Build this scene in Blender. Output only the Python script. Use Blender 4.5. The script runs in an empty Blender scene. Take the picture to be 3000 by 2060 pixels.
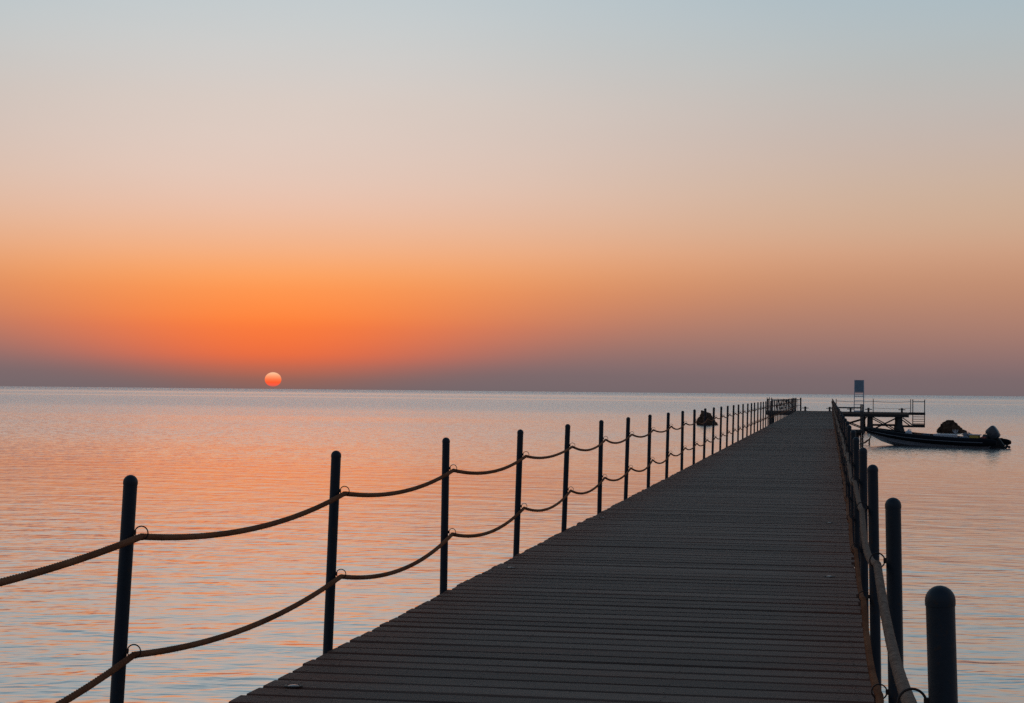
import bpy, math, random
from mathutils import Vector, Matrix, noise as mnoise

R = math.radians
PI = math.pi
random.seed(7)
sc = bpy.context.scene
col = sc.collection

DH = 1.70                      # deck height above the sea
EYE = DH + 1.505               # camera height above the sea

# ------------------------------------------------------------------ camera
cam_d = bpy.data.cameras.new('camera')
cam = bpy.data.objects.new('camera', cam_d)
col.objects.link(cam)
cam_d.sensor_width = 36.0
cam_d.lens = 62.4
cam_d.clip_start = 0.1
cam_d.clip_end = 60000.0
cam.matrix_world = (Matrix.Translation((0, 0, EYE)) @ Matrix.Rotation(R(10.15), 4, 'Z')
                    @ Matrix.Rotation(R(90 + 1.272), 4, 'X') @ Matrix.Rotation(R(0.573), 4, 'Z'))
sc.camera = cam

# ------------------------------------------------------------------ exposure
sc.render.engine = 'CYCLES'
sc.view_settings.view_transform = 'Standard'
sc.view_settings.look = 'None'
sc.view_settings.gamma = 1.0
sc.view_settings.exposure = 0.0
sc.view_settings.use_curve_mapping = False
sc.cycles.max_bounces = 6
sc.cycles.sample_clamp_indirect = 4.0
sc.cycles.use_denoising = False

# ------------------------------------------------------------------ sky
SUN = Vector((-0.3086, 0.9608, 0.0048)).normalized()
SUN_AZ = Vector((SUN.x, SUN.y, 0)).normalized()


def lin(c):
    out = []
    for v in c:
        v = v / 255.0
        out.append(v / 12.92 if v <= 0.04045 else ((v + 0.055) / 1.055) ** 2.4)
    return (*out, 1.0)


class NT:
    """small helper round a node tree"""
    def __init__(self, tree):
        self.t = tree
        self.n = tree.nodes
        self.l = tree.links

    def node(self, kind, **kw):
        n = self.n.new(kind)
        for k, v in kw.items():
            setattr(n, k, v)
        return n

    def put(self, sock, v):
        if isinstance(v, bpy.types.NodeSocket):
            self.l.new(v, sock)
        else:
            sock.default_value = v

    def math(self, op, a, b=None, c=None, clamp=False):
        n = self.node('ShaderNodeMath', operation=op, use_clamp=clamp)
        self.put(n.inputs[0], a)
        if b is not None:
            self.put(n.inputs[1], b)
        if c is not None:
            self.put(n.inputs[2], c)
        return n.outputs[0]

    def vmath(self, op, a, b=None, scale=None):
        n = self.node('ShaderNodeVectorMath', operation=op)
        self.put(n.inputs[0], a)
        if b is not None:
            self.put(n.inputs[1], b)
        if scale is not None:
            self.put(n.inputs['Scale'], scale)
        return n.outputs['Value'] if op in ('DOT_PRODUCT', 'LENGTH') else n.outputs[0]

    def sep(self, v):
        n = self.node('ShaderNodeSeparateXYZ')
        self.put(n.inputs[0], v)
        return n.outputs

    def comb(self, x, y, z):
        n = self.node('ShaderNodeCombineXYZ')
        for s, v in zip(n.inputs, (x, y, z)):
            self.put(s, v)
        return n.outputs[0]

    def ramp(self, fac, stops, interp='LINEAR'):
        n = self.node('ShaderNodeValToRGB')
        cr = n.color_ramp
        cr.interpolation = interp
        while len(cr.elements) < len(stops):
            cr.elements.new(0.5)
        for e, (p, c) in zip(cr.elements, stops):
            e.position = p
            e.color = c
        self.put(n.inputs[0], fac)
        return n.outputs[0]

    def mix(self, fac, a, b, blend='MIX'):
        n = self.node('ShaderNodeMix', data_type='RGBA', blend_type=blend)
        self.put(n.inputs[0], fac)
        self.put(n.inputs[6], a)
        self.put(n.inputs[7], b)
        return n.outputs[2]

    def noise(self, vec, scale, detail=2.0, rough=0.5, out=0, dist=0.0):
        n = self.node('ShaderNodeTexNoise')
        self.put(n.inputs['Vector'], vec)
        n.inputs['Scale'].default_value = scale
        n.inputs['Detail'].default_value = detail
        n.inputs['Roughness'].default_value = rough
        n.inputs['Distortion'].default_value = dist
        return n.outputs[out]

    def maprange(self, v, a, b, c, d, smooth=False):
        n = self.node('ShaderNodeMapRange', interpolation_type='SMOOTHSTEP' if smooth else 'LINEAR')
        self.put(n.inputs[0], v)
        for s, x in zip(n.inputs[1:5], (a, b, c, d)):
            self.put(s, x)
        return n.outputs[0]


world = bpy.data.worlds.new('World')
sc.world = world
world.use_nodes = True
world.node_tree.nodes.clear()
w = NT(world.node_tree)
d = w.node('ShaderNodeTexCoord').outputs['Generated']
d = w.vmath('NORMALIZE', d)
dx, dy, dz = w.sep(d)
elev = w.math('MULTIPLY', w.math('ARCSINE', w.math('MAXIMUM', dz, 0.0)), 180 / PI)      # degrees
flat = w.vmath('NORMALIZE', w.comb(dx, dy, 0.0))
azd = w.math('MULTIPLY', w.math('ARCCOSINE', w.math('MINIMUM', w.vmath('DOT_PRODUCT', flat, tuple(SUN_AZ)), 1.0)), 180 / PI)
u = w.math('SQRT', w.math('DIVIDE', elev, 90.0))


def stops(tab):
    return [(math.sqrt(e / 90.0), lin(c)) for e, c in tab]


S_TAB = [(0, (128, 101, 98)), (.3, (148, 101, 90)), (.7, (196, 105, 80)), (1.12, (238, 109, 64)), (1.93, (251, 124, 62)),
         (2.34, (255, 135, 64)), (3.15, (254, 152, 82)), (3.72, (253, 165, 100)), (4.4, (246, 177, 130)),
         (5.2, (239, 187, 155)), (6.0, (234, 195, 174)), (6.8, (229, 200, 184)), (7.9, (223, 203, 192)),
         (9.1, (218, 204, 195)), (10, (212, 205, 200)), (11.2, (204, 206, 205)), (12.4, (196, 204, 207)), (14.5, (189, 200, 205)),
         (20, (160, 182, 194)), (35, (118, 146, 170)), (60, (86, 114, 144)), (90, (74, 102, 134))]
M_TAB = [(0, (116, 103, 106)), (.5, (122, 105, 108)), (1.0, (138, 111, 110)), (1.7, (159, 120, 110)), (2.6, (179, 131, 111)), (3.5, (192, 142, 114)),
         (4.4, (202, 156, 129)), (5.2, (203, 167, 141)), (6.3, (201, 174, 152)), (7.4, (197, 177, 164)), (8.6, (190, 180, 174)),
         (9.8, (183, 183, 180)), (11, (177, 186, 188)), (12.4, (169, 186, 194)), (14.5, (161, 182, 192)),
         (20, (138, 164, 180)), (35, (108, 136, 162)), (60, (82, 110, 140)), (90, (74, 102, 134))]
B_TAB = [(0, (92, 96, 110)), (3, (112, 104, 116)), (7, (124, 112, 122)), (14, (112, 122, 140)), (30, (92, 118, 146)),
         (60, (78, 106, 138)), (90, (74, 102, 134))]
cS = w.ramp(u, stops(S_TAB), 'B_SPLINE')
cM = w.ramp(u, stops(M_TAB), 'B_SPLINE')
cB = w.ramp(u, stops(B_TAB), 'B_SPLINE')
sig = w.math('MINIMUM', w.math('MULTIPLY_ADD', elev, 2.5, 3.3), 14.5)
q = w.math('DIVIDE', azd, sig)
wS = w.math('EXPONENT', w.math('MULTIPLY', w.math('MULTIPLY', q, q), -1.0))
wB = w.maprange(azd, 25.0, 150.0, 0.0, 1.0, True)
sky = w.mix(wB, w.mix(wS, cM, cS), cB)
# very faint uneven haze streaks, as the air has
hz = w.noise(w.comb(w.math('MULTIPLY', dx, 5.0), w.math('MULTIPLY', dy, 5.0), w.math('MULTIPLY', elev, 0.35)), 1.0, 3.0, 0.55)
hzf = w.maprange(hz, 0.3, 0.7, 0.99, 1.01)
sky = w.vmath('SCALE', sky, scale=hzf)
# physical sky for the upper dome, blended in well above the frame
nis = w.node('ShaderNodeTexSky', sky_type='NISHITA')
nis.sun_disc = False
nis.sun_elevation = R(0.6)
nis.sun_rotation = math.atan2(SUN.x, SUN.y)
nis.dust_density = 3.0
bg1 = w.node('ShaderNodeBackground')
w.l.new(sky, bg1.inputs[0])
bg1.inputs[1].default_value = 1.0
bg2 = w.node('ShaderNodeBackground')
w.l.new(nis.outputs[0], bg2.inputs[0])
bg2.inputs[1].default_value = 0.15
mx = w.node('ShaderNodeMixShader')
w.l.new(w.maprange(elev, 20.0, 70.0, 0.0, 0.35, True), mx.inputs[0])
w.l.new(bg1.outputs[0], mx.inputs[1])
w.l.new(bg2.outputs[0], mx.inputs[2])
wo = w.node('ShaderNodeOutputWorld')
w.l.new(mx.outputs[0], wo.inputs[0])

# ------------------------------------------------------------------ sun lamp: low, dim and softened by the haze
ld = bpy.data.lights.new('sun_lamp', 'SUN')
ld.energy = 0.0012
ld.angle = R(9.0)
ld.color = (1.0, 0.42, 0.16)
lo = bpy.data.objects.new('sun_lamp', ld)
col.objects.link(lo)
lamp_dir = Vector((SUN.x, SUN.y, math.tan(R(2.5)))).normalized()
lo.rotation_euler = lamp_dir.to_track_quat('Z', 'Y').to_euler()


# ================================================================== helpers
class MB:
    """collects shapes; build() links them as ONE mesh object"""
    def __init__(self):
        self.v = []
        self.f = []

    def add(self, vs, fs):
        o = len(self.v)
        self.v += [tuple(p) for p in vs]
        self.f += [tuple(i + o for i in f) for f in fs]
        return self

    def box(self, c, s, rot=None, bev=0.0):
        hx, hy, hz_ = s[0] / 2, s[1] / 2, s[2] / 2
        if bev <= 0:
            vs = [Vector((x, y, z)) for z in (-hz_, hz_) for x, y in ((-hx, -hy), (hx, -hy), (hx, hy), (-hx, hy))]
            fs = [(3, 2, 1, 0), (4, 5, 6, 7), (0, 1, 5, 4), (1, 2, 6, 5), (2, 3, 7, 6), (3, 0, 4, 7)]
        else:
            b = bev
            lay = [(-hz_, b), (-hz_ + b, 0), (hz_ - b, 0), (hz_, b)]
            vs, fs = [], []
            for z, i in lay:
                X, Y = hx - i, hy - i
                for p in ((-X + b, -Y), (X - b, -Y), (X, -Y + b), (X, Y - b), (X - b, Y), (-X + b, Y), (-X, Y - b), (-X, -Y + b)):
                    vs.append(Vector((p[0], p[1], z)))
            for k in range(3):
                for j in range(8):
                    a, b2 = k * 8 + j, k * 8 + (j + 1) % 8
                    fs.append((a, b2, b2 + 8, a + 8))
            fs.append(tuple(range(7, -1, -1)))
            fs.append(tuple(range(24, 32)))
        m = rot if rot is not None else Matrix.Identity(3)
        c = Vector(c)
        return self.add([m @ p + c for p in vs], fs)

    def tube(self, path, rad, n=8, caps=True):
        path = [Vector(p) for p in path]
        if not hasattr(rad, '__len__'):
            rad = [rad] * len(path)
        vs, fs = [], []
        t0 = (path[1] - path[0]).normalized()
        ref = Vector((0, 0, 1)) if abs(t0.z) < 0.9 else Vector((1, 0, 0))
        nx = t0.cross(ref).normalized()
        for i, p in enumerate(path):
            a = path[max(i - 1, 0)]
            b = path[min(i + 1, len(path) - 1)]
            t = (b - a).normalized()
            nx = (nx - t * nx.dot(t)).normalized()
            ny = t.cross(nx)
            for k in range(n):
                th = 2 * PI * k / n
                vs.append(p + (nx * math.cos(th) + ny * math.sin(th)) * rad[i])
        for i in range(len(path) - 1):
            for k in range(n):
                a, b = i * n + k, i * n + (k + 1) % n
                fs.append((a, b, b + n, a + n))
        if caps:
            fs.append(tuple(range(n - 1, -1, -1)))
            fs.append(tuple(range((len(path) - 1) * n, len(path) * n)))
        return self.add(vs, fs)

    def bar(self, a, b, r, n=8):
        return self.tube([a, b], r, n)

    def beam(self, a, b, wd, ht):
        a, b = Vector(a), Vector(b)
        t = b - a
        q_ = t.to_track_quat('X', 'Z').to_matrix()
        return self.box((a + b) / 2, (t.length, wd, ht), q_)

    def lathe(self, prof, n=16, c=(0, 0, 0)):
        vs, fs = [], []
        c = Vector(c)
        for r, z in prof:
            for k in range(n):
                th = 2 * PI * k / n
                vs.append(c + Vector((r * math.cos(th), r * math.sin(th), z)))
        for i in range(len(prof) - 1):
            for k in range(n):
                a, b = i * n + k, i * n + (k + 1) % n
                fs.append((a, b, b + n, a + n))
        fs.append(tuple(range(n - 1, -1, -1)))
        fs.append(tuple(range((len(prof) - 1) * n, len(prof) * n)))
        return self.add(vs, fs)

    def mesh(self, name, smooth=False, angle=None):
        me = bpy.data.meshes.new(name)
        me.from_pydata(self.v, [], self.f)
        me.update()
        if smooth:
            me.polygons.foreach_set('use_smooth', [True] * len(me.polygons))
            if angle:
                me.set_sharp_from_angle(angle=R(angle))
        return me

    def build(self, name, mat, parent=None, smooth=False, angle=40, loc=None):
        me = self.mesh(name, smooth, angle)
        me.materials.append(mat)
        return place(name, me, parent, loc)


def place(name, me, parent=None, loc=None, rot=None):
    o = bpy.data.objects.new(name, me)
    col.objects.link(o)
    if parent is not None:
        o.parent = parent
    if loc is not None:
        o.location = loc
    if rot is not None:
        o.rotation_euler = rot
    return o


def empty(name, loc=(0, 0, 0), rot=None):
    return place(name, None, None, loc, rot)


def tag(o, label, cat, group=None):
    o['label'] = label
    o['category'] = cat
    if group:
        o['group'] = group
    return o


# ------------------------------------------------------------------ materials
def new_mat(name):
    m = bpy.data.materials.new(name)
    m.use_nodes = True
    m.node_tree.nodes.clear()
    t = NT(m.node_tree)
    bs = t.node('ShaderNodeBsdfPrincipled')
    out = t.node('ShaderNodeOutputMaterial')
    t.l.new(bs.outputs[0], out.inputs[0])
    return m, t, bs


def simple(name, c0, c1, rough=0.6, scale=8.0, metal=0.0, bump=0.0, stretch=(1, 1, 1), spec=0.5):
    m, t, bs = new_mat(name)
    co = t.node('ShaderNodeTexCoord').outputs['Object']
    co = t.vmath('MULTIPLY', co, stretch)
    n = t.noise(co, scale, 5.0, 0.6)
    c = t.ramp(n, [(0.3, (*c0, 1)), (0.7, (*c1, 1))])
    t.l.new(c, bs.inputs['Base Color'])
    bs.inputs['Metallic'].default_value = metal
    bs.inputs['Specular IOR Level'].default_value = spec
    t.l.new(t.maprange(n, 0.3, 0.7, rough * 0.85, min(1.0, rough * 1.15)), bs.inputs['Roughness'])
    if bump > 0:
        b = t.node('ShaderNodeBump')
        b.inputs['Strength'].default_value = 1.0
        b.inputs['Distance'].default_value = bump
        t.l.new(n, b.inputs['Height'])
        t.l.new(b.outputs[0], bs.inputs['Normal'])
    return m


def wood_mat(name, dark, mid, red, rough=0.75):
    m, t, bs = new_mat(name)
    oi = t.node('ShaderNodeObjectInfo').outputs['Random']
    co = t.node('ShaderNodeTexCoord').outputs['Object']
    off = t.comb(t.math('MULTIPLY', oi, 37.0), t.math('MULTIPLY', oi, 91.0), t.math('MULTIPLY', oi, 13.0))
    p = t.vmath('ADD', co, off)
    grain = t.noise(t.vmath('MULTIPLY', p, (1.6, 38.0, 38.0)), 1.0, 6.0, 0.65)
    blot = t.noise(t.vmath('MULTIPLY', p, (1.0, 4.0, 4.0)), 1.1, 3.0, 0.55)
    tone = t.math('ADD', t.math('ADD', t.math('MULTIPLY', grain, 0.55), 0.06), t.math('MULTIPLY', t.math('FRACT', t.math('MULTIPLY', oi, 7.31)), 0.34))
    base = t.ramp(tone, [(0.22, (*dark, 1)), (0.80, (*mid, 1))])
    x = t.sep(co)[0]
    # ends of the planks are less bleached: redder timber
    endw = t.maprange(t.math('ABSOLUTE', x), 0.75, 1.5, 0.0, 1.35, True)
    rw = t.math('ADD', t.math('MULTIPLY', endw, blot), t.maprange(blot, 0.55, 0.75, 0.0, 0.45))
    c = t.mix(t.math('MINIMUM', rw, 1.0), base, (*red, 1))
    # scuffs and stains with a shape of their own
    sp = t.noise(t.vmath('MULTIPLY', p, (3.0, 9.0, 9.0)), 2.2, 4.0, 0.7)
    c = t.mix(t.maprange(sp, 0.62, 0.72, 0.0, 0.5), c, (dark[0] * 0.5, dark[1] * 0.5, dark[2] * 0.5, 1))
    t.l.new(c, bs.inputs['Base Color'])
    t.l.new(t.maprange(grain, 0.3, 0.7, rough - 0.12, rough + 0.1), bs.inputs['Roughness'])
    bs.inputs['Specular IOR Level'].default_value = 0.2
    b = t.node('ShaderNodeBump')
    b.inputs['Strength'].default_value = 0.7
    b.inputs['Distance'].default_value = 0.004
    t.l.new(grain, b.inputs['Height'])
    t.l.new(b.outputs[0], bs.inputs['Normal'])
    return m


M_plank = wood_mat('weathered_plank', (0.058, 0.036, 0.026), (0.200, 0.128, 0.092), (0.155, 0.052, 0.028))
M_beam = simple('dark_timber', (0.016, 0.012, 0.010), (0.035, 0.027, 0.022), 0.8, 5.0, bump=0.004, stretch=(1, 1, 4))
M_fardeck = simple('far_planking', (0.080, 0.053, 0.037), (0.160, 0.106, 0.075), 0.8, 3.0, stretch=(0.3, 4.0, 1))
M_concrete = simple('wet_pile_concrete', (0.018, 0.016, 0.015), (0.045, 0.040, 0.036), 0.75, 4.0, bump=0.01)
M_rock = simple('coral_rock', (0.020, 0.012, 0.008), (0.14, 0.080, 0.048), 0.95, 3.0, bump=0.06, spec=0.1)
M_steel = simple('dark_painted_steel', (0.010, 0.012, 0.014), (0.022, 0.024, 0.026), 0.55, 12.0)
M_blue = simple('blue_grey_paint', (0.16, 0.21, 0.25), (0.22, 0.28, 0.32), 0.6, 6.0)
M_bluelight = simple('pale_blue_frame', (0.36, 0.40, 0.43), (0.46, 0.50, 0.53), 0.5, 6.0)
M_ring = simple('rusty_ring_steel', (0.016, 0.010, 0.007), (0.045, 0.022, 0.012), 0.6, 60.0, metal=0.3)

# posts: dark blue-black paint with rust freckles and salt bloom
M_post, t, bs = new_mat('post_paint')
oi = t.node('ShaderNodeObjectInfo').outputs['Random']
co = t.vmath('ADD', t.node('ShaderNodeTexCoord').outputs['Object'], t.comb(t.math('MULTIPLY', oi, 17.0), 0.0, t.math('MULTIPLY', oi, 31.0)))
n1 = t.noise(t.vmath('MULTIPLY', co, (1, 1, 0.35)), 22.0, 6.0, 0.65)
n2 = t.noise(co, 70.0, 4.0, 0.7)
c = t.ramp(n1, [(0.3, (0.008, 0.013, 0.018, 1)), (0.7, (0.018, 0.025, 0.032, 1))])
c = t.mix(t.maprange(t.math('MULTIPLY', n1, n2), 0.29, 0.37, 0.0, 0.8), c, (0.05, 0.024, 0.012, 1))
t.l.new(c, bs.inputs['Base Color'])
t.l.new(t.maprange(n1, 0.3, 0.7, 0.38, 0.62), bs.inputs['Roughness'])
bs.inputs['Specular IOR Level'].default_value = 0.3
b = t.node('ShaderNodeBump')
b.inputs['Distance'].default_value = 0.0008
t.l.new(n2, b.inputs['Height'])
t.l.new(b.outputs[0], bs.inputs['Normal'])

# rope: brown fibre
M_rope, t, bs = new_mat('brown_rope')
co = t.node('ShaderNodeTexCoord').outputs['Object']
n1 = t.noise(co, 130.0, 4.0, 0.7)
n2 = t.noise(co, 3.0, 3.0, 0.6)
c = t.ramp(t.math('ADD', t.math('MULTIPLY', n1, 0.5), t.math('MULTIPLY', n2, 0.5)),
           [(0.33, (0.12, 0.037, 0.015, 1)), (0.68, (0.33, 0.130, 0.060, 1))])
t.l.new(c, bs.inputs['Base Color'])
bs.inputs['Roughness'].default_value = 0.95
bs.inputs['Specular IOR Level'].default_value = 0.1
b = t.node('ShaderNodeBump')
b.inputs['Distance'].default_value = 0.002
t.l.new(n1, b.inputs['Height'])
t.l.new(b.outputs[0], bs.inputs['Normal'])

M_rope_pale = simple('pale_rope', (0.14, 0.078, 0.052), (0.33, 0.215, 0.15), 0.95, 45.0, bump=0.002, spec=0.1)  # paler brown than the other ropes, for the upper right one

# ================================================================== the sea
M_sea, t, bs = new_mat('sea_water')
pos = t.node('ShaderNodeNewGeometry').outputs['Position']
px, py, pz = t.sep(pos)


def slope_layer(vec, wl, detail, rough, eps, dist=0.0):
    """true slopes of a noise height field, by fixed finite differences"""
    def h(off):
        v = t.vmath('ADD', vec, off)
        return t.noise(v, 1.0 / wl, detail, rough, dist=dist)
    h0 = h((0, 0, 0))
    hx = h((eps, 0, 0))
    hy = h((0, eps, 0))
    return t.math('MULTIPLY', t.math('SUBTRACT', hx, h0), 1.0 / eps), t.math('MULTIPLY', t.math('SUBTRACT', hy, h0), 1.0 / eps)


def rotated(a, sx, sy):
    ca, sa = math.cos(R(a)), math.sin(R(a))
    X = t.math('ADD', t.math('MULTIPLY', px, ca * sx), t.math('MULTIPLY', py, -sa * sx))
    Y = t.math('ADD', t.math('MULTIPLY', px, sa * sy), t.math('MULTIPLY', py, ca * sy))
    return t.comb(X, Y, 0.0)


# open water beyond the reef edge is wind-ruffled, the lagoon is calm, with slicks lying across it
reef = t.noise(t.comb(t.math('MULTIPLY', px, 0.006), t.math('MULTIPLY', py, 0.012), 0.0), 1.0, 3.0, 0.5)
yy = t.math('ADD', py, t.math('MULTIPLY', t.math('SUBTRACT', reef, 0.5), 160.0))
outer = t.maprange(yy, 150.0, 380.0, 0.0, 1.0, True)
bend = t.noise(t.comb(t.math('MULTIPLY', px, 0.0011), t.math('MULTIPLY', py, 0.0009), 5.0), 1.0, 2.0, 0.5)
yb = t.math('ADD', py, t.math('MULTIPLY', t.math('SUBTRACT', bend, 0.5), 420.0))
calm = None
for yc, hw, st in ((470.0, 12.0, 0.4), (640.0, 60.0, 1.0), (830.0, 22.0, 0.5), (1250.0, 210.0, 1.0)):
    e_ = t.math('DIVIDE', t.math('SUBTRACT', yb, yc), hw)
    g_ = t.math('MULTIPLY', t.math('EXPONENT', t.math('MULTIPLY', t.math('MULTIPLY', e_, e_), -1.0)), st)
    calm = g_ if calm is None else t.math('ADD', calm, g_)
calm = t.math('MINIMUM', calm, 1.0)
broken = t.noise(t.comb(t.math('MULTIPLY', px, 0.0025), t.math('MULTIPLY', py, 0.006), 9.0), 1.0, 3.0, 0.5)
calm = t.math('MULTIPLY', calm, t.maprange(broken, 0.25, 0.45, 0.4, 1.0, True))
top_ = t.maprange(py, 1200.0, 3200.0, 6.6, 13.0, True)
amp_out = t.math('ADD', t.math('MULTIPLY', calm, 2.3), t.math('MULTIPLY', t.math('SUBTRACT', 1.0, calm), top_))
patch = t.noise(t.comb(t.math('MULTIPLY', px, 0.02), t.math('MULTIPLY', py, 0.035), 3.0), 1.0, 3.0, 0.55)
amp_in = t.math('MULTIPLY', t.maprange(patch, 0.3, 0.7, 0.7, 1.2), t.math('ADD', t.maprange(yy, 36.0, 150.0, 0.60, 2.7, True), t.maprange(py, 16.0, 55.0, 0.5, 0.0, True)))
amp = t.math('ADD', t.math('MULTIPLY', amp_in, t.math('SUBTRACT', 1.0, outer)), t.math('MULTIPLY', amp_out, outer))

s1x, s1y = slope_layer(rotated(10, 0.62, 1.0), 1.15, 1.0, 0.45, 0.05, 0.4)
s2x, s2y = slope_layer(rotated(-8, 0.5, 1.0), 0.30, 2.0, 0.55, 0.02, 0.3)
s3x, s3y = slope_layer(rotated(4, 0.30, 1.0), 5.5, 0.0, 0.5, 0.2)
A1, A2, A3 = 0.042, 0.020, 0.014


def mix3(a, b_, c_):
    return t.math('ADD', t.math('ADD', t.math('MULTIPLY', a, A1), t.math('MULTIPLY', b_, A2)), t.math('MULTIPLY', c_, A3))


sx = t.math('MULTIPLY', mix3(s1x, s2x, s3x), amp)
sy = t.math('MULTIPLY', mix3(s1y, s2y, s3y), amp)
# waves run in towards the shore: the faces turned to it are the steeper ones
far_ = t.maprange(yy, 28.0, 130.0, 0.0, 1.0, True)
pos_ = t.math('MAXIMUM', sy, 0.0)
neg_ = t.math('MINIMUM', sy, 0.0)
pos_ = t.math('ADD', pos_, t.math('MULTIPLY', t.math('MULTIPLY', pos_, pos_), t.maprange(far_, 0.0, 1.0, 10.0, 0.0)))
sy = t.math('ADD', pos_, t.math('MULTIPLY', neg_, t.maprange(far_, 0.0, 0.6, 0.8, -0.55)))
nrm = t.vmath('NORMALIZE', t.comb(t.math('MULTIPLY', sx, -1.0), t.math('MULTIPLY', sy, -1.0), 1.0))
t.l.new(nrm, bs.inputs['Normal'])
bs.inputs['Base Color'].default_value = (0.45, 0.48, 0.48, 1)
bs.inputs['Metallic'].default_value = 0.68
bs.inputs['IOR'].default_value = 1.5
t.l.new(t.math('ADD', t.math('MULTIPLY', outer, 0.08), 0.07), bs.inputs['Roughness'])

RS = 15000.0
ring = [0.0]
vs, fs = [(0, 0, 0)], []
NSEG = 96
for k in range(NSEG):
    th = 2 * PI * k / NSEG
    vs.append((RS * math.cos(th), RS * math.sin(th), 0))
for k in range(NSEG):
    fs.append((0, 1 + k, 1 + (k + 1) % NSEG))
mb = MB().add(vs, fs)
sea = mb.build('sea', M_sea)
sea['kind'] = 'structure'

# ------------------------------------------------------------------ the sun, a glowing ball flattened by the thick air
M_sun = bpy.data.materials.new('sun_glow')
M_sun.use_nodes = True
M_sun.node_tree.nodes.clear()
t = NT(M_sun.node_tree)
zz = t.sep(t.node('ShaderNodeTexCoord').outputs['Object'])[2]
SD = 40000.0
SR = SD * 24.0 / 5200.0
zf = t.maprange(zz, -SR, SR, 0.0, 1.0)
c = t.ramp(zf, [(0.0, lin((200, 95, 85))), (0.12, lin((250, 92, 70))), (0.3, lin((255, 92, 48))), (0.5, lin((255, 120, 74))),
                (0.72, lin((255, 158, 112))), (1.0, lin((255, 200, 160)))])
em = t.node('ShaderNodeEmission')
t.l.new(c, em.inputs[0])
em.inputs[1].default_value = 1.0
out = t.node('ShaderNodeOutputMaterial')
t.l.new(em.outputs[0], out.inputs[0])
mb = MB()
prof = [(SR * max(math.sin(PI * i / 32), 0.001), -SR * math.cos(PI * i / 32)) for i in range(33)]
mb.lathe(prof, 48)
sun = mb.build('sun', M_sun, None, True, None)
sun.location = SUN_AZ * SD + Vector((0, 0, EYE + SD * 0.0051))
sun.scale = (1, 1, 0.86)
tag(sun, 'round orange sun setting just above the sea horizon', 'sun')

# ================================================================== the pier
XL, XR = -2.82, 0.225
XC = (XL + XR) / 2
Y0, Y1 = 1.0, 160.0
pier = empty('pier', (XC, Y0, DH))
tag(pier, 'long straight timber pier of weathered crosswise planks running out to sea', 'pier')

PITCH = 0.238


def plank_mesh(i):
    rnd = random.Random(100 + i)
    wd = rnd.choice((0.182, 0.194, 0.203, 0.209, 0.213))
    hl = (XR - XL) / 2
    x0, x1 = -hl + rnd.uniform(-0.009, 0.009), hl + rnd.uniform(-0.016, 0.012)
    th, ch = 0.045, 0.008
    segs = 3
    vs, fs = [], []
    for s in range(segs + 1):
        f = s / segs
        x = x0 + (x1 - x0) * f
        jy = rnd.uniform(-0.003, 0.003)
        jz = rnd.uniform(-0.002, 0.002)
        h = wd / 2
        for y, z in ((-h, -th), (h, -th), (h, -ch), (h - ch, 0), (-h + ch, 0), (-h, -ch)):
            vs.append((x + (0.006 * math.sin(y * 30 + i) if s in (0, segs) else 0), y + jy, z + jz))
    for s in range(segs):
        for k in range(6):
            a, b_ = s * 6 + k, s * 6 + (k + 1) % 6
            fs.append((a, b_, b_ + 6, a + 6))
    fs.append((5, 4, 3, 2, 1, 0))
    e = segs * 6
    fs.append((e, e + 1, e + 2, e + 3, e + 4, e + 5))
    nb = len(fs)
    for sx_ in (-1.44, -1.36, -0.5, 0.5, 1.36, 1.44):
        for sy_ in (-0.055, 0.055):
            cx_, cy_ = sx_ + rnd.uniform(-0.012, 0.012), sy_ + rnd.uniform(-0.01, 0.01)
            o_ = len(vs)
            vs += [(cx_ + 0.008 * math.cos(PI * k / 3), cy_ + 0.008 * math.sin(PI * k / 3), 0.0026) for k in range(6)]
            fs.append(tuple(o_ + k for k in range(5, -1, -1)))
    me = MB().add(vs, [f[::-1] for f in fs]).mesh('plank')
    me.materials.append(M_plank)
    me.materials.append(M_ring)
    for k in range(nb, len(fs)):
        me.polygons[k].material_index = 1
    return me


plank_meshes = [plank_mesh(i) for i in range(14)]
PY0 = 7.1
for i in range(300):
    y = PY0 + i * PITCH
    o = place('plank', random.choice(plank_meshes), pier,
              (random.uniform(-0.006, 0.006), y - Y0 + random.uniform(-0.004, 0.004), random.uniform(-0.003, 0.003)),
              (random.uniform(-0.006, 0.006), random.uniform(-0.0006, 0.0006), random.uniform(-0.0022, 0.0022)))
# boards before the frame and beyond the first three hundred: one joined run
mb = MB()
hl = (XR - XL) / 2
ys = [PY0 - PITCH * k for k in range(1, 27)] + [PY0 + 300 * PITCH + PITCH * k for k in range(int((Y1 - PY0 - 300 * PITCH) / PITCH))]
for y in ys:
    dw = random.uniform(0.205, 0.228)
    dl = random.uniform(-0.018, 0.018)
    mb.box((dl / 2, y - Y0, -0.0225 + random.uniform(-0.004, 0.004)), (2 * hl + dl, dw, 0.045),
           Matrix.Rotation(random.uniform(-0.008, 0.008), 3, 'X') @ Matrix.Rotation(random.uniform(-0.002, 0.002), 3, 'Z'))
o = mb.build('decking', M_fardeck, pier)
o['kind'] = 'stuff'
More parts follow.
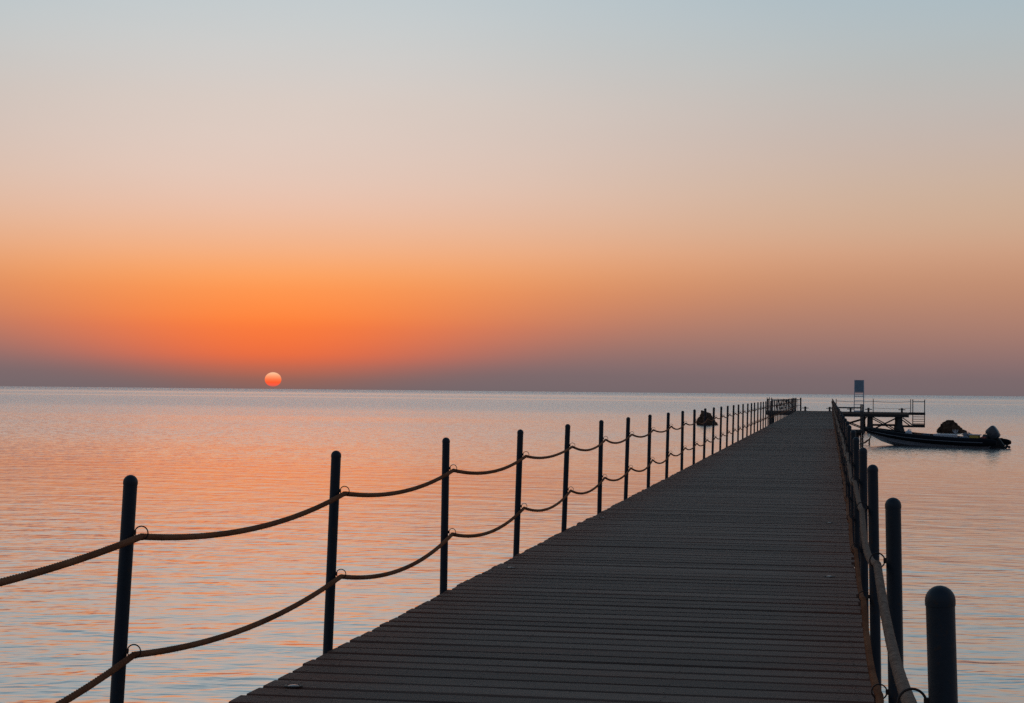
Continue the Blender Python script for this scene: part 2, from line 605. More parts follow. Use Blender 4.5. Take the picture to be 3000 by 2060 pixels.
# edge beams and two inner beams
for x in (-hl + 0.075, -0.5, 0.5, hl - 0.075):
    MB().box((x, (Y1 - Y0) / 2, -0.155), (0.10, Y1 - Y0, 0.20)).build('stringer', M_beam, pier)
cap_me = MB().box((0, 0, 0), (2 * hl - 0.1, 0.28, 0.26)).mesh('cross_beam')
cap_me.materials.append(M_beam)
pile_me = MB().tube([(0, 0, 0), (0, 0, -0.9), (0, 0, -3.2)], [0.17, 0.17, 0.2], 10).mesh('pile', True, 40)
pile_me.materials.append(M_concrete)
for k in range(25):
    y = 9.9 + 6.2 * k - Y0
    place('cross_beam', cap_me, pier, (0, y, -0.39))
    for x in (-1.1, 1.1):
        place('pile', pile_me, pier, (x, y, -0.5))

# flush deck lights: rim and domed lens
M_lens = simple('clouded_lens', (0.06, 0.06, 0.06), (0.14, 0.14, 0.14), 0.15, 20.0)
rim_me = MB().lathe([(0.062, 0.0), (0.062, 0.003), (0.058, 0.006), (0.046, 0.006), (0.042, 0.003), (0.042, 0.0)], 24).mesh('deck_light', True, 30)
rim_me.materials.append(M_ring)
lens_me = MB().lathe([(0.041, 0.0005), (0.040, 0.003), (0.028, 0.007), (0.012, 0.009), (0.001, 0.0095)], 20).mesh('lens', True, 60)
lens_me.materials.append(M_lens)
for k in range(3):
    for x in (-2.66, 0.01):
        if k == 0 and x > 0:
            continue
        y = 8.68 + 6.22 * k
        o = place('deck_light', rim_me, pier, (x - XC, y - Y0, 0.001))
        o.scale = (0.76, 0.76, 0.8)
        place('lens', lens_me, o)

# ================================================================== railing posts
ORD = ['first', 'second', 'third', 'fourth', 'fifth', 'sixth', 'seventh', 'eighth', 'ninth', 'tenth', 'eleventh', 'twelfth',
       'thirteenth', 'fourteenth', 'fifteenth', 'sixteenth', 'seventeenth', 'eighteenth', 'nineteenth', 'twentieth',
       'twenty-first', 'twenty-second', 'twenty-third', 'twenty-fourth']
PR = 0.0285
PH = 1.15
BELOW = 0.24
tube_me = MB().tube([(0, 0, -BELOW), (0, 0, 0.35), (0, 0, 0.75), (0, 0, PH - 0.034)], PR, 20).mesh('tube', True, 40)
tube_me.materials.append(M_post)
cap_prof = [(PR + 0.0012, PH - 0.040), (PR + 0.0015, PH - 0.030)]
for i in range(1, 8):
    a = PI / 2 * i / 8
    cap_prof.append(((PR + 0.0015) * math.cos(a), PH - 0.030 + 0.030 * math.sin(a)))
cap_prof.append((0.001, PH))
pcap_me = MB().lathe(cap_prof, 20).mesh('cap', True, 60)
pcap_me.materials.append(M_post)
RING_R, RING_r = 0.0275, 0.0027
mb = MB()
circ = [Vector((RING_R * math.cos(2 * PI * k / 28), 0, RING_R * math.sin(2 * PI * k / 28))) for k in range(29)]
mb.tube(circ, RING_r, 8, False)
ring_me = mb.mesh('ring', True, 80)
ring_me.materials.append(M_ring)
eye_me = MB().box((0, 0, 0), (0.014, 0.012, 0.02), None, 0.002).mesh('eye_plate')
eye_me.materials.append(M_ring)
ZU, ZL = PH - 0.232, PH - 0.712        # ring centres above the deck


def make_post(side, y, lean, lean_y, label, group, small=False, turn=(0, 0)):
    x = XL - 0.031 if side < 0 else XR + 0.031
    r = empty('railing_post', (x, y, DH - (0.022 if side > 0 else 0)), (lean_y, -side * R(lean), 0))
    tag(r, label, 'post', group)
    place('tube', tube_me, r)
    place('cap', pcap_me, r)
    inn = -side
    for z, tn in ((ZU, turn[0]), (ZL, turn[1])):
        g = place('ring', ring_me, r, (inn * (PR + 0.004 + RING_R), 0, z), (0, 0, tn))
        place('eye_plate', eye_me, g, (-inn * (RING_R + 0.002), 0, 0), (0, 0, -tn))
    return r


def ring_point(side, y, lean, lean_y, z):
    """where the rope lies in the ring, in the world"""
    x = XL - 0.031 if side < 0 else XR + 0.031
    m = Matrix.Rotation(-side * R(lean), 3, 'Y')
    m = (Matrix.Rotation(-side * R(lean), 4, 'Y') @ Matrix.Rotation(lean_y, 4, 'X')).to_3x3()
    p = m @ Vector((-side * (PR + 0.004 + RING_R), 0, z - 0.0145))
    return Vector((x, y, DH - (0.022 if side > 0 else 0))) + p


left_y = [3.75, 6.84, 9.97, 13.10, 16.25, 19.26, 22.30, 25.24, 28.45, 31.70, 35.0]
while left_y[-1] < 156.0:
    left_y.append(left_y[-1] + 3.1 + random.uniform(-0.06, 0.06))
right_y = [3.62, 6.68, 9.80, 12.90, 16.0]
while right_y[-1] < 152.0:
    right_y.append(right_y[-1] + 3.1 + random.uniform(-0.06, 0.06))
LLEAN = [2.0, 2.9, 1.85, 0.4, 1.45, 1.65, 0.85, 1.4, 0.9, 1.1]
RLEAN = [1.9, 1.2, 1.2, 0.9, 1.1]
posts = {-1: [], 1: []}
GL = 'packed far posts of the left railing'
GR = 'packed far posts of the right railing'
vis = 0
for side, ylist, leans in ((-1, left_y, LLEAN), (1, right_y, RLEAN)):
    vis = 0
    for i, y in enumerate(ylist):
        lean = leans[i] if i < len(leans) else random.uniform(0.2, 1.4)
        ly = random.uniform(-0.008, 0.008)
        if side < 0 and i == 0:
            posts[side].append((y, lean, ly))       # stands outside the picture: only the rope's hold
            lab, grp = 'dark railing post left of the pier just outside the picture', None
            posts_skip = True
        else:
            posts_skip = False
            n = vis
            vis += 1
            if side < 0:
                if n == 0:
                    lab, grp = 'large dark round-topped railing post nearest on the left, against the water', 'posts of the left railing'
                elif n < 22:
                    lab, grp = 'dark round-topped rope railing post, %s from the near end of the left row' % ORD[n], 'posts of the left railing'
                else:
                    lab, grp = 'tiny far rope railing post packed among others at the far end of the left row', GL
            else:
                if n == 0:
                    lab, grp = 'thick dark domed post nearest the camera in the bottom right corner', 'posts of the right railing'
                elif n < 7:
                    lab, grp = 'dark domed rope railing post, %s from the near end of the right row' % ORD[n], 'posts of the right railing'
                else:
                    lab, grp = 'far rope railing post packed behind others at the far end of the right row', GR
            posts[side].append((y, lean, ly))
        if not posts_skip:
            make_post(side, y, lean, ly, lab, grp, turn=(random.uniform(-.25, .25), random.uniform(-.25, .25)))


# ================================================================== ropes
def rope_path(side, z, sag0, sag1, seed):
    rnd = random.Random(seed)
    pl = posts[side]
    pts = []
    prev = None
    anchors = [ring_point(side, y, ln, ly, z) for y, ln, ly in pl]
    if side > 0:
        anchors = [Vector((anchors[0].x, anchors[0].y - 3.1, anchors[0].z))] + anchors
    for a, b_ in zip(anchors, anchors[1:]):
        sag = rnd.uniform(sag0, sag1)
        ym = (a.y + b_.y) / 2
        step = 0.0035 if ym < 11.4 else 0.006 if ym < 17 else 0.018 if ym < 30 else 0.12 if ym < 70 else 0.4
        n = max(6, int((b_ - a).length / step))
        side_w = rnd.uniform(-0.01, 0.01)
        for k in range(n):
            f = k / n
            p = a.lerp(b_, f)
            s4 = 4 * f * (1 - f)
            p.z -= sag * s4
            p.x += side_w * s4
            pts.append(p)
    pts.append(anchors[-1])
    return pts


def rope_mesh(pts, rad, lobes=3, lay=0.066):
    vs, fs = [], []
    dist = 0.0
    nring = []
    prevn = None
    for i, p in enumerate(pts):
        if i:
            dist += (p - pts[i - 1]).length
        a = pts[max(i - 1, 0)]
        b_ = pts[min(i + 1, len(pts) - 1)]
        tt = (b_ - a).normalized()
        nx = tt.cross(Vector((0, 0, 1))).normalized()
        ny = nx.cross(tt)
        near = p.y < 30
        n = 15 if near else 6
        tw = 2 * PI * dist / lay
        base = len(vs)
        for k in range(n):
            th = 2 * PI * k / n
            rr = rad
            if near:
                rr = rad * (0.72 + 0.36 * abs(math.cos(lobes * (th - tw / 1.0) / 2)))
                rr *= 1 + 0.05 * mnoise.noise(Vector((dist * 25, k * 0.7, 0)))
            vs.append(p + (nx * math.cos(th) + ny * math.sin(th)) * rr)
        nring.append((base, n))
    for (b0, n0), (b1, n1_) in zip(nring, nring[1:]):
        if n0 == n1_:
            for k in range(n0):
                fs.append((b0 + k, b0 + (k + 1) % n0, b1 + (k + 1) % n0, b1 + k))
        else:
            for k in range(n0):
                fs.append((b0 + k, b0 + (k + 1) % n0, b1 + int((k + 1) * n1_ / n0) % n1_, b1 + int(k * n1_ / n0)) if int((k + 1) * n1_ / n0) % n1_ != int(k * n1_ / n0)
                          else (b0 + k, b0 + (k + 1) % n0, b1 + int(k * n1_ / n0)))
    return MB().add(vs, fs)


RR = 0.0130
for side, z, s0, s1, seed, lab in (
        (-1, ZU, 0.055, 0.085, 1, 'upper brown rope swagged through the rings of the left railing posts'),
        (-1, ZL, 0.080, 0.110, 2, 'lower brown rope swagged through the rings of the left railing posts'),
        (1, ZU, 0.055, 0.085, 3, 'upper rope running through the rings of the right railing posts'),
        (1, ZL, 0.080, 0.110, 4, 'lower rope running along the right edge of the deck')):
    pts = rope_path(side, z, s0, s1, seed)
    rad_ = RR if side < 0 else 0.0142
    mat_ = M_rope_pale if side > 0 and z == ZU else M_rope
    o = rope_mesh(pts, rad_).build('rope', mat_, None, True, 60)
    tag(o, lab, 'rope', 'ropes of the pier railings')
    # frayed fibres on the near stretch
    rnd = random.Random(seed + 50)
    near = [i for i, p in enumerate(pts) if 3.5 < p.y < 18 and i + 1 < len(pts)]
    mb = MB()
    for _ in range(900):
        i = rnd.choice(near)
        p = pts[i]
        th = rnd.uniform(0, 2 * PI)
        dirv = Vector((math.cos(th), rnd.uniform(-0.8, 0.8), math.sin(th) - 0.5)).normalized()
        ln = rnd.uniform(0.004, 0.012)
        sd = dirv.cross(Vector((0, 1, 0.3))).normalized() * 0.0005
        b0 = p + dirv * rad_ * 0.9
        mid = b0 + dirv * ln * 0.6
        tip = b0 + dirv * ln + Vector((0, 0, -0.3 * ln))
        mb.add([b0 - sd, b0 + sd, mid + sd * 0.7, mid - sd * 0.7, tip], [(0, 1, 2, 3), (3, 2, 4)])
    f = mb.build('frayed_fibre', mat_, o)
    f['kind'] = 'stuff'

# ================================================================== side landing with ladder, half way along
ld_ = empty('side_landing', (XR, 77.0, DH))
tag(ld_, 'small dark ladder landing jutting from the right side of the pier halfway along', 'landing')
MB().box((0.61, 0, -0.06), (1.14, 1.3, 0.12), None, 0.01).build('deck', M_beam, ld_)
MB().box((0.58, 0, -0.185), (1.04, 1.0, 0.12)).build('frame', M_beam, ld_)
MB().tube([(0.86, 0, -0.24), (0.86, 0, -2.6)], 0.17, 12).build('pile', M_concrete, ld_, True)
for yy_ in (-0.28, 0.28):
    MB().tube([(1.14 - yy_ * 0.12, yy_, -2.0), (1.14 - yy_ * 0.12, yy_, 1.08)], 0.035, 10).build('ladder_rail', M_steel, ld_, True)
for k in range(6):
    MB().bar((1.14, -0.27, -1.85 + 0.29 * k), (1.14, 0.27, -1.85 + 0.29 * k), 0.018).build('rung', M_steel, ld_, True)
MB().bar((0.10, 0.45, 0.93), (1.14, 0.45, 0.93), 0.03).build('handrail', M_steel, ld_, True)
for x in (0.12, 1.10):
    MB().bar((x, 0.45, 0.0), (x, 0.45, 0.93), 0.026).build('handrail_post', M_steel, ld_, True)

# ================================================================== platform at the pier head, right
pr = empty('head_platform', (XR, 155.0, DH))
tag(pr, 'raised dark platform on braced piles at the right of the pier head', 'platform')
DX = -XR
MB().box((3.25, 2.5, -0.10), (6.44, 5.0, 0.16)).build('deck', M_fardeck, pr)
for y in (0.12, 2.5, 4.88):
    MB().box((3.25, y, -0.30), (6.42, 0.22, 0.24)).build('edge_beam', M_beam, pr)
MB().box((7.15, 0.75, -0.10), (1.34, 1.5, 0.22)).build('end_step', M_beam, pr)
for x, yy_, r0, r1 in ((5.68, 0.45, 0.26, 0.44), (3.22, 0.45, 0.24, 0.30), (2.75, 4.4, 0.16, 0.20), (5.68, 4.5, 0.24, 0.34)):
    MB().tube([(x, yy_, -0.42), (x, yy_, -1.0), (x, yy_, -1.5), (x, yy_, -2.7)], [r0, r0 * 1.03, r1, r1 * 1.06], 14).build('pile', M_concrete, pr, True)
MB().box((4.45, 0.45, -1.10), (2.0, 0.16, 0.18)).build('tie_beam', M_beam, pr)
MB().box((6.85, 0.45, -1.18), (1.9, 0.16, 0.18)).build('tie_beam', M_beam, pr)


def brace(a, b_):
    MB().beam(a, b_, 0.07, 0.09).build('brace', M_beam, pr)


for yy_, dz_ in ((0.30, 0.0), (4.3, -0.16)):
    brace((3.45, yy_, -0.42 + dz_), (5.45, yy_, -1.50 + dz_))
    brace((3.48, yy_ + 0.1, -1.46 + dz_), (5.45, yy_ + 0.1, -0.46 + dz_))
    brace((0.75, yy_, -0.62 + dz_), (2.95, yy_, -1.45 + dz_))
    brace((0.85, yy_ + 0.1, -1.12 + dz_), (2.95, yy_ + 0.1, -0.46 + dz_))
    brace((5.95, yy_, -0.45 + dz_), (6.75, yy_, -1.05 + dz_))
for x, h in ((3.47, 1.14), (6.60, 1.14), (0.35, 1.10)):
    MB().bar((x, 0.08, -0.02), (x, 0.08, h), 0.032).build('rail_post', M_steel, pr, True)


def swag(a, b_, s, n=14):
    a, b_ = Vector(a), Vector(b_)
    return [a.lerp(b_, k / n) - Vector((0, 0, 4 * s * (k / n) * (1 - k / n))) for k in range(n + 1)]


for a, b_ in ((0.35, 3.47), (3.47, 6.60)):
    MB().tube(swag((a, 0.08, 0.93), (b_, 0.08, 0.93), 0.07), 0.018, 6).build('rail_rope', M_rope, pr, True)
MB().tube(swag((3.47, 0.08, 0.36), (6.60, 0.08, 0.36), 0.05), 0.014, 6).build('rail_rope', M_rope, pr, True)
for x in (6.78, 7.76):
    MB().bar((x, 0.05, -1.25), (x, 0.05, 1.12), 0.04).build('ladder_rail', M_steel, pr, True)
MB().bar((6.78, 0.05, 0.93), (7.76, 0.05, 0.93), 0.028).build('gate_bar', M_steel, pr, True)
for z in (-0.36, -0.56, -0.76, -0.94):
    MB().box((7.27, 0.05, z), (0.94, 0.09, 0.045)).build('rung', M_steel, pr)
MB().box((7.27, 0.35, -1.10), (1.0, 0.75, 0.22), None, 0.01).build('ladder_landing', M_beam, pr)

# bollards standing on the pier head
for x, y, lab in ((1.80, 155.6, 'small mooring bollard on the right platform, left of the tall chair'),
                  (3.31, 155.5, 'small mooring bollard on the right platform, just right of the tall chair'),
                  (6.11, 155.4, 'small mooring bollard on the right platform above its thick pile'),
                  (-2.10, 159.3, 'small cross-armed mooring bollard at the left corner of the pier end'),
                  (0.03, 158.6, 'small mooring bollard at the right corner of the pier end')):
    z = DH - 0.02 if x > 0.5 else DH
    r = empty('mooring_bollard', (x, y, z))
    tag(r, lab, 'bollard', 'mooring bollards on the pier head')
    MB().lathe([(0.13, 0.0), (0.13, 0.03), (0.085, 0.04), (0.085, 0.30), (0.11, 0.32), (0.11, 0.36), (0.05, 0.39)], 14).build('bollard_post', M_steel, r, True)
    MB().bar((-0.30, 0, 0.25), (0.30, 0, 0.25), 0.032).build('cross_arm', M_steel, r, True)

# tall lifeguard chair seen from behind
ch = empty('lifeguard_chair', (2.53, 156.6, DH - 0.02))
tag(ch, 'tall blue-grey lifeguard chair with ladder frame on the right platform', 'chair')
for sx_ in (-1, 1):
    MB().beam((sx_ * 0.41, 0, 0), (sx_ * 0.385, 0, 2.78), 0.06, 0.055).build('leg', M_bluelight, ch)
    MB().beam((sx_ * 0.41, 1.15, 0), (sx_ * 0.385, 0.75, 1.72), 0.06, 0.055).build('leg', M_bluelight, ch)
    MB().beam((sx_ * 0.40, 0.0, 2.05), (sx_ * 0.40, 0.80, 2.05), 0.05, 0.05).build('armrest', M_bluelight, ch)
MB().box((0, -0.01, 2.25), (0.735, 0.04, 1.03), None, 0.008).build('backrest', M_blue, ch)
MB().box((0, 0.40, 1.70), (0.74, 0.78, 0.05), None, 0.008).build('seat', M_blue, ch)
for z, h in ((1.52, 0.04), (1.36, 0.075), (0.98, 0.04), (0.66, 0.04), (0.34, 0.04)):
    MB().box((0, 0.0, z), (0.765, 0.035, h)).build('rung', M_bluelight, ch)
MB().box((0, 0.0, 0.07), (0.77, 0.05, 0.10)).build('foot_plate', M_bluelight, ch)

# ================================================================== platform at the pier head, left
pl = empty('head_platform', (XL, 155.5, DH))
tag(pl, 'dark platform crowded with railing at the left of the pier head', 'platform')
MB().box((-1.37, 2.25, -0.09), (2.58, 4.5, 0.16)).build('deck', M_fardeck, pl)
for y in (0.1, 4.4):
    MB().box((-1.37, y, -0.26), (2.56, 0.2, 0.18)).build('edge_beam', M_beam, pl)
for x, y in ((-2.2, 0.5), (-2.2, 4.0), (-0.6, 4.0)):
    MB().tube([(x, y, -0.35), (x, y, -2.6)], 0.17, 10).build('pile', M_concrete, pl, True)
for x, h in ((-2.50, 1.16), (-2.30, 1.19), (-2.12, 1.16)):
    MB().bar((x, 0.05, -0.02), (x, 0.05, h), 0.030).build('rail_post', M_steel, pl, True)
for k in range(1, 6):
    MB().bar((-2.12 + 0.26 * k, 0.05, -0.02), (-2.12 + 0.19 * k, 0.05, 0.93), 0.024).build('baluster', M_steel, pl, True)
MB().bar((-2.16, 0.05, 0.93), (-0.76, 0.05, 0.93), 0.030).build('top_rail', M_steel, pl, True)
MB().bar((-2.50, 0.05, 0.45), (-0.76, 0.05, 0.45), 0.022).build('mid_rail', M_steel, pl, True)
MB().bar((-0.80, 0.10, 0.97), (-0.10, 0.10, 0.30), 0.035).build('handrail', M_steel, pl, True)
MB().box((-0.82, 0.08, 0.84), (0.14, 0.10, 0.30), None, 0.01).build('ring_box', M_steel, pl)
for k in range(5):
    MB().bar((-2.52, 0.9 + 0.85 * k, -0.02), (-2.52, 0.9 + 0.85 * k, 1.05), 0.028).build('rail_post', M_steel, pl, True)
for x in (0.30, 0.37):
    MB().bar((x, 2.6, 0.0), (x, 2.6, 1.16), 0.034).build('rail_post', M_steel, pl, True)
MB().bar((-0.14, 2.3, 1.0), (0.37, 2.6, 1.0), 0.024).build('top_rail', M_steel, pl, True)
MB().bar((-0.14, 2.3, 0.5), (0.37, 2.6, 0.5), 0.020).build('mid_rail', M_steel, pl, True)
MB().bar((0.1, 2.44, 0.0), (0.1, 2.44, 1.05), 0.026).build('baluster', M_steel, pl, True)
for k in range(3):
    MB().bar((-2.2 + 0.9 * k, 4.42, -0.02), (-2.2 + 0.5 * k, 4.42, 1.05), 0.028).build('rail_post', M_steel, pl, True)
MB().bar((-2.52, 0.1, 1.0), (-2.52, 4.4, 1.0), 0.024).build('top_rail', M_steel, pl, True)
MB().bar((-2.5, 4.42, 1.0), (-0.2, 4.42, 1.0), 0.024).build('top_rail', M_steel, pl, True)
for x in (-0.32, -0.14):
    MB().bar((x, 2.3, -0.02), (x, 2.3, 1.16), 0.034).build('rail_post', M_steel, pl, True)


# ================================================================== rocks
def rock(name, loc, size, prof, seed, label):
    """coral outcrop: a lumpy solid whose height follows prof over x in -1..1, undercut at the waterline"""
    mb = MB()
    NU, NV = 40, 22
    vs, fs = [], []
    for j in range(NV + 1):
        v = j / NV
        for i in range(NU):
            th = 2 * PI * i / NU
            ca, sa = math.cos(th), math.sin(th)
            ph = v * PI / 2
            rr = math.cos(ph) if v > 0.25 else 0.84 + 0.16 * (v / 0.25)
            if v > 0.25:
                rr = math.cos((v - 0.25) / 0.75 * PI / 2) ** 0.75
            x = ca * rr
            y = sa * rr * 0.8
            hgt = 0.0
            for (x0, h0), (x1, h1) in zip(prof, prof[1:]):
                if x0 <= x <= x1:
                    hgt = h0 + (h1 - h0) * (x - x0) / (x1 - x0)
            z = -0.15 + (hgt + 0.15) * min(1.0, math.sin(ph) * 1.02)
            p = Vector((x * size[0], y * size[1], z * size[2]))
            nn = mnoise.fractal(p * 1.5 + Vector((seed, 0, 0)), 1.0, 2.0, 4)
            n2_ = mnoise.noise(p * 5.0 + Vector((0, seed, 0)))
            dirv = Vector((ca, sa, 0.4))
            p += dirv * (0.24 * nn + 0.12 * n2_) * (0.4 + v)
            vs.append(p)
    for j in range(NV):
        for i in range(NU):
            a, b_ = j * NU + i, j * NU + (i + 1) % NU
            fs.append((a, b_, b_ + NU, a + NU))
    fs.append(tuple(range(NV * NU, (NV + 1) * NU)))
    fs.append(tuple(range(NU - 1, -1, -1)))
    o = mb.add(vs, fs).build(name, M_rock, None, False)
    o.location = loc
    tag(o, label, 'rock')
    return o


rock('rock', (-11.95, 177.6, 0), (1.18, 1.1, 1.45),
     [(-1.05, 0.5), (-0.75, 0.7), (-0.42, 1.0), (-0.1, 0.92), (0.3, 0.6), (0.65, 0.3), (1.05, 0.05)], 3.1,
     'dark pointed rock standing in the water behind the left railing')
rock('rock', (10.3, 156.2, 0), (1.28, 1.1, 1.04),
     [(-1.05, 0.55), (-0.8, 0.68), (-0.45, 0.8), (-0.2, 1.0), (0.05, 0.98), (0.4, 0.62), (0.75, 0.3), (1.05, 0.1)], 8.4,
     'brown craggy rock in the water behind the moored boat')

# ================================================================== the boat
M_hull = simple('grey_hull', (0.16, 0.17, 0.19), (0.24, 0.25, 0.27), 0.4, 3.0, stretch=(0.3, 1, 1))
M_tube = simple('black_rubber', (0.004, 0.005, 0.007), (0.009, 0.010, 0.013), 0.7, 6.0, spec=0.08)
M_stripe = simple('grey_strake', (0.10, 0.10, 0.11), (0.16, 0.16, 0.17), 0.5, 6.0)
M_white = simple('white_gelcoat', (0.40, 0.42, 0.44), (0.55, 0.57, 0.58), 0.4, 5.0)
M_navy = simple('navy_plastic', (0.03, 0.07, 0.13), (0.05, 0.11, 0.19), 0.5, 5.0)
M_yellow = simple('yellow_plastic', (0.42, 0.28, 0.04), (0.55, 0.38, 0.06), 0.5, 5.0)
M_red = simple('red_plastic', (0.22, 0.03, 0.02), (0.32, 0.05, 0.03), 0.5, 5.0)
M_motor = simple('motor_grey', (0.035, 0.040, 0.048), (0.06, 0.066, 0.075), 0.35, 5.0)
M_dark = simple('dark_metal', (0.012, 0.012, 0.012), (0.03, 0.03, 0.03), 0.5, 8.0)

BANG = math.atan2(114.9 - 111.5, 3.8 - 10.1)
boat = empty('motor_boat', (10.05, 111.8, 0), (0, 0, BANG))
tag(boat, 'long open boat with black tube sides and outboard motor, moored beside the pier', 'boat')
ST = [(0.0, 0.98, -0.30, -0.02, 0.34), (2.0, 1.02, -0.30, -0.02, 0.36), (4.0, 1.03, -0.28, 0.0, 0.44), (5.6, 0.95, -0.20, 0.10, 0.56),
      (6.8, 0.76, -0.02, 0.28, 0.69), (7.7, 0.50, 0.24, 0.48, 0.81), (8.35, 0.24, 0.55, 0.70, 0.90), (8.75, 0.05, 0.84, 0.88, 0.95)]


def lerp_st(x):
    for a, b_ in zip(ST, ST[1:]):
        if a[0] <= x <= b_[0]:
            f = (x - a[0]) / (b_[0] - a[0])
            f2 = f
            return tuple(a[k] + (b_[k] - a[k]) * f2 for k in range(5))
    return ST[-1]


vs, fs = [], []
XS = [8.75 * k / 26 for k in range(27)]
for x in XS:
    _, hb, kz, cz, sz = lerp_st(x)
    row = [(hb, sz), (hb * 0.97, (cz + sz) / 2), (hb * 0.86, cz), (hb * 0.45, (kz * 0.6 + cz * 0.4)), (0, kz)]
    row = row + [(-a, b_) for a, b_ in row[-2::-1]]
    for y, z in row:
        vs.append((x, y, z))
NR = 9
for i in range(len(XS) - 1):
    for k in range(NR - 1):
        a = i * NR + k
        fs.append((a, a + 1, a + 1 + NR, a + NR))
fs.append(tuple(range(NR)))
MB().add(vs, fs).build('hull', M_hull, boat, True, 30)
vs, fs = [], []
for x in XS:
    _, hb, kz, cz, sz = lerp_st(x)
    z = max(0.18, cz + 0.15)
    vs += [(x, hb * 0.85, z), (x, -hb * 0.85, z)]
for i in range(len(XS) - 1):
    fs.append((2 * i, 2 * i + 1, 2 * i + 3, 2 * i + 2))
MB().add(vs, fs).build('floor', M_stripe, boat)
MB().box((0.03, 0, 0.25), (0.08, 1.8, 0.75), None, 0.01).build('transom', M_tube, boat)
path, rad = [], []
for x in [-0.45, -0.2] + XS[1:-1]:
    _, hb, kz, cz, sz = lerp_st(max(x, 0))
    path.append((x, hb + 0.06, sz + 0.02))
    rad.append(0.12 if x < -0.3 else 0.20 if x < 0 else 0.255 - 0.09 * max(0, (x - 4.5) / 4.25))
path2 = [(x, -y, z) for x, y, z in path][::-1]
full = path + [(8.8, 0.0, 1.0)] + path2
rads = rad + [0.16] + rad[::-1]
MB().tube(full, rads, 12).build('side_tube', M_tube, boat, True, 50)
for s in (1, -1):
    st = [(x, s * (y + r_ * 0.97), z - 0.01) for (x, y, z), r_ in list(zip(path, rad))[2:]]
    MB().tube(st, 0.022, 6).build('rub_strake', M_stripe, boat, True)
MB().box((3.35, 0.0, 0.52), (1.30, 0.75, 0.56), None, 0.03).build('bench', M_white, boat)
MB().box((2.0, 0.0, 0.42), (0.5, 1.1, 0.45), None, 0.03).build('bench', M_navy, boat)
MB().box((6.9, 0.0, 0.72), (1.3, 0.85, 0.06), None, 0.01).build('foredeck', M_stripe, boat)
# outboard, tilted up over the transom
om = MB()
tilt = Matrix.Rotation(R(40), 3, 'Y')


def tp(p):
    return tilt @ Vector(p) + Vector((0.12, 0, 0.72))


prof = [(-0.30, 0.20, 0.13), (-0.25, 0.27, 0.18), (0.02, 0.32, 0.22), (0.34, 0.33, 0.22), (0.46, 0.30, 0.20), (0.50, 0.22, 0.14)]
vs, fs = [], []
for z, hx_, hy_ in prof:
    for k in range(16):
        th = 2 * PI * k / 16
        cx, cy = math.cos(th), math.sin(th)
        e = 0.38
        vs.append(tp((hx_ * math.copysign(abs(cx) ** e, cx) - 0.05, hy_ * math.copysign(abs(cy) ** e, cy), z + 0.12)))
for i in range(len(prof) - 1):
    for k in range(16):
        a, b_ = i * 16 + k, i * 16 + (k + 1) % 16
        fs.append((a, b_, b_ + 16, a + 16))
fs += [tuple(range(15, -1, -1)), tuple(range(16 * (len(prof) - 1), 16 * len(prof)))]
cowl = MB().add(vs, fs).build('motor_cowling', M_motor, boat, True, 50)
leg = MB()
leg.box(tp((-0.02, 0, -0.45)), (0.26, 0.12, 0.75), tilt, 0.02)
leg.box(tp((0.02, 0, -0.80)), (0.46, 0.20, 0.04), tilt, 0.01)
leg.tube([tp((0.26, 0, -0.95)), tp((0.1, 0, -0.95)), tp((-0.2, 0, -0.95)), tp((-0.32, 0, -0.95))], [0.06, 0.085, 0.08, 0.03], 10)
leg.box(tp((-0.02, 0, -1.10)), (0.20, 0.03, 0.22), tilt, 0.01)
leg.box(tp((0.0, 0, -0.88)), (0.22, 0.09, 0.2), tilt, 0.02)
leg.build('motor_leg', M_dark, boat, True, 40)
MB().box((0.12, 0, 0.62), (0.24, 0.34, 0.30), None, 0.02).build('motor_bracket', M_dark, boat)
prop = MB()
for k in range(3):
    a = 2 * PI * k / 3 + 0.3
    cy, cz_ = math.cos(a), math.sin(a)
    b0 = Vector((-0.30, 0.03 * cy, -0.95 + 0.03 * cz_))
    vs_ = []
    for rr_, wd_, tw_ in ((0.04, 0.05, 0.5), (0.10, 0.09, 0.35), (0.16, 0.09, 0.2), (0.20, 0.03, 0.1)):
        for sgn in (-1, 1):
            tang = Vector((0, -cz_, cy))
            vs_.append(tp(Vector((-0.30 + sgn * wd_ * math.sin(tw_ + 0.4), 0, -0.95)) + Vector((0, cy, cz_)) * rr_ + tang * sgn * wd_ * 0.8))
    for off in (0.0, 0.012):
        pass
    n0 = [v + tilt @ Vector((0.014, 0, 0)) for v in vs_]
    allv = vs_ + n0
    ff = []
    for q_ in range(3):
        a_ = 2 * q_
        ff += [(a_, a_ + 1, a_ + 3, a_ + 2), (a_ + 8, a_ + 10, a_ + 11, a_ + 9)]
        ff += [(a_, a_ + 2, a_ + 10, a_ + 8), (a_ + 1, a_ + 9, a_ + 11, a_ + 3)]
    ff += [(6, 7, 15, 14), (0, 8, 9, 1)]
    prop.add(allv, ff)
prop.build('propeller', M_dark, boat, False)

# things lying in the boat
BM = Matrix.Translation((10.05, 111.8, 0)) @ Matrix.Rotation(BANG, 4, 'Z')


def in_boat(p):
    return BM @ Vector(p)


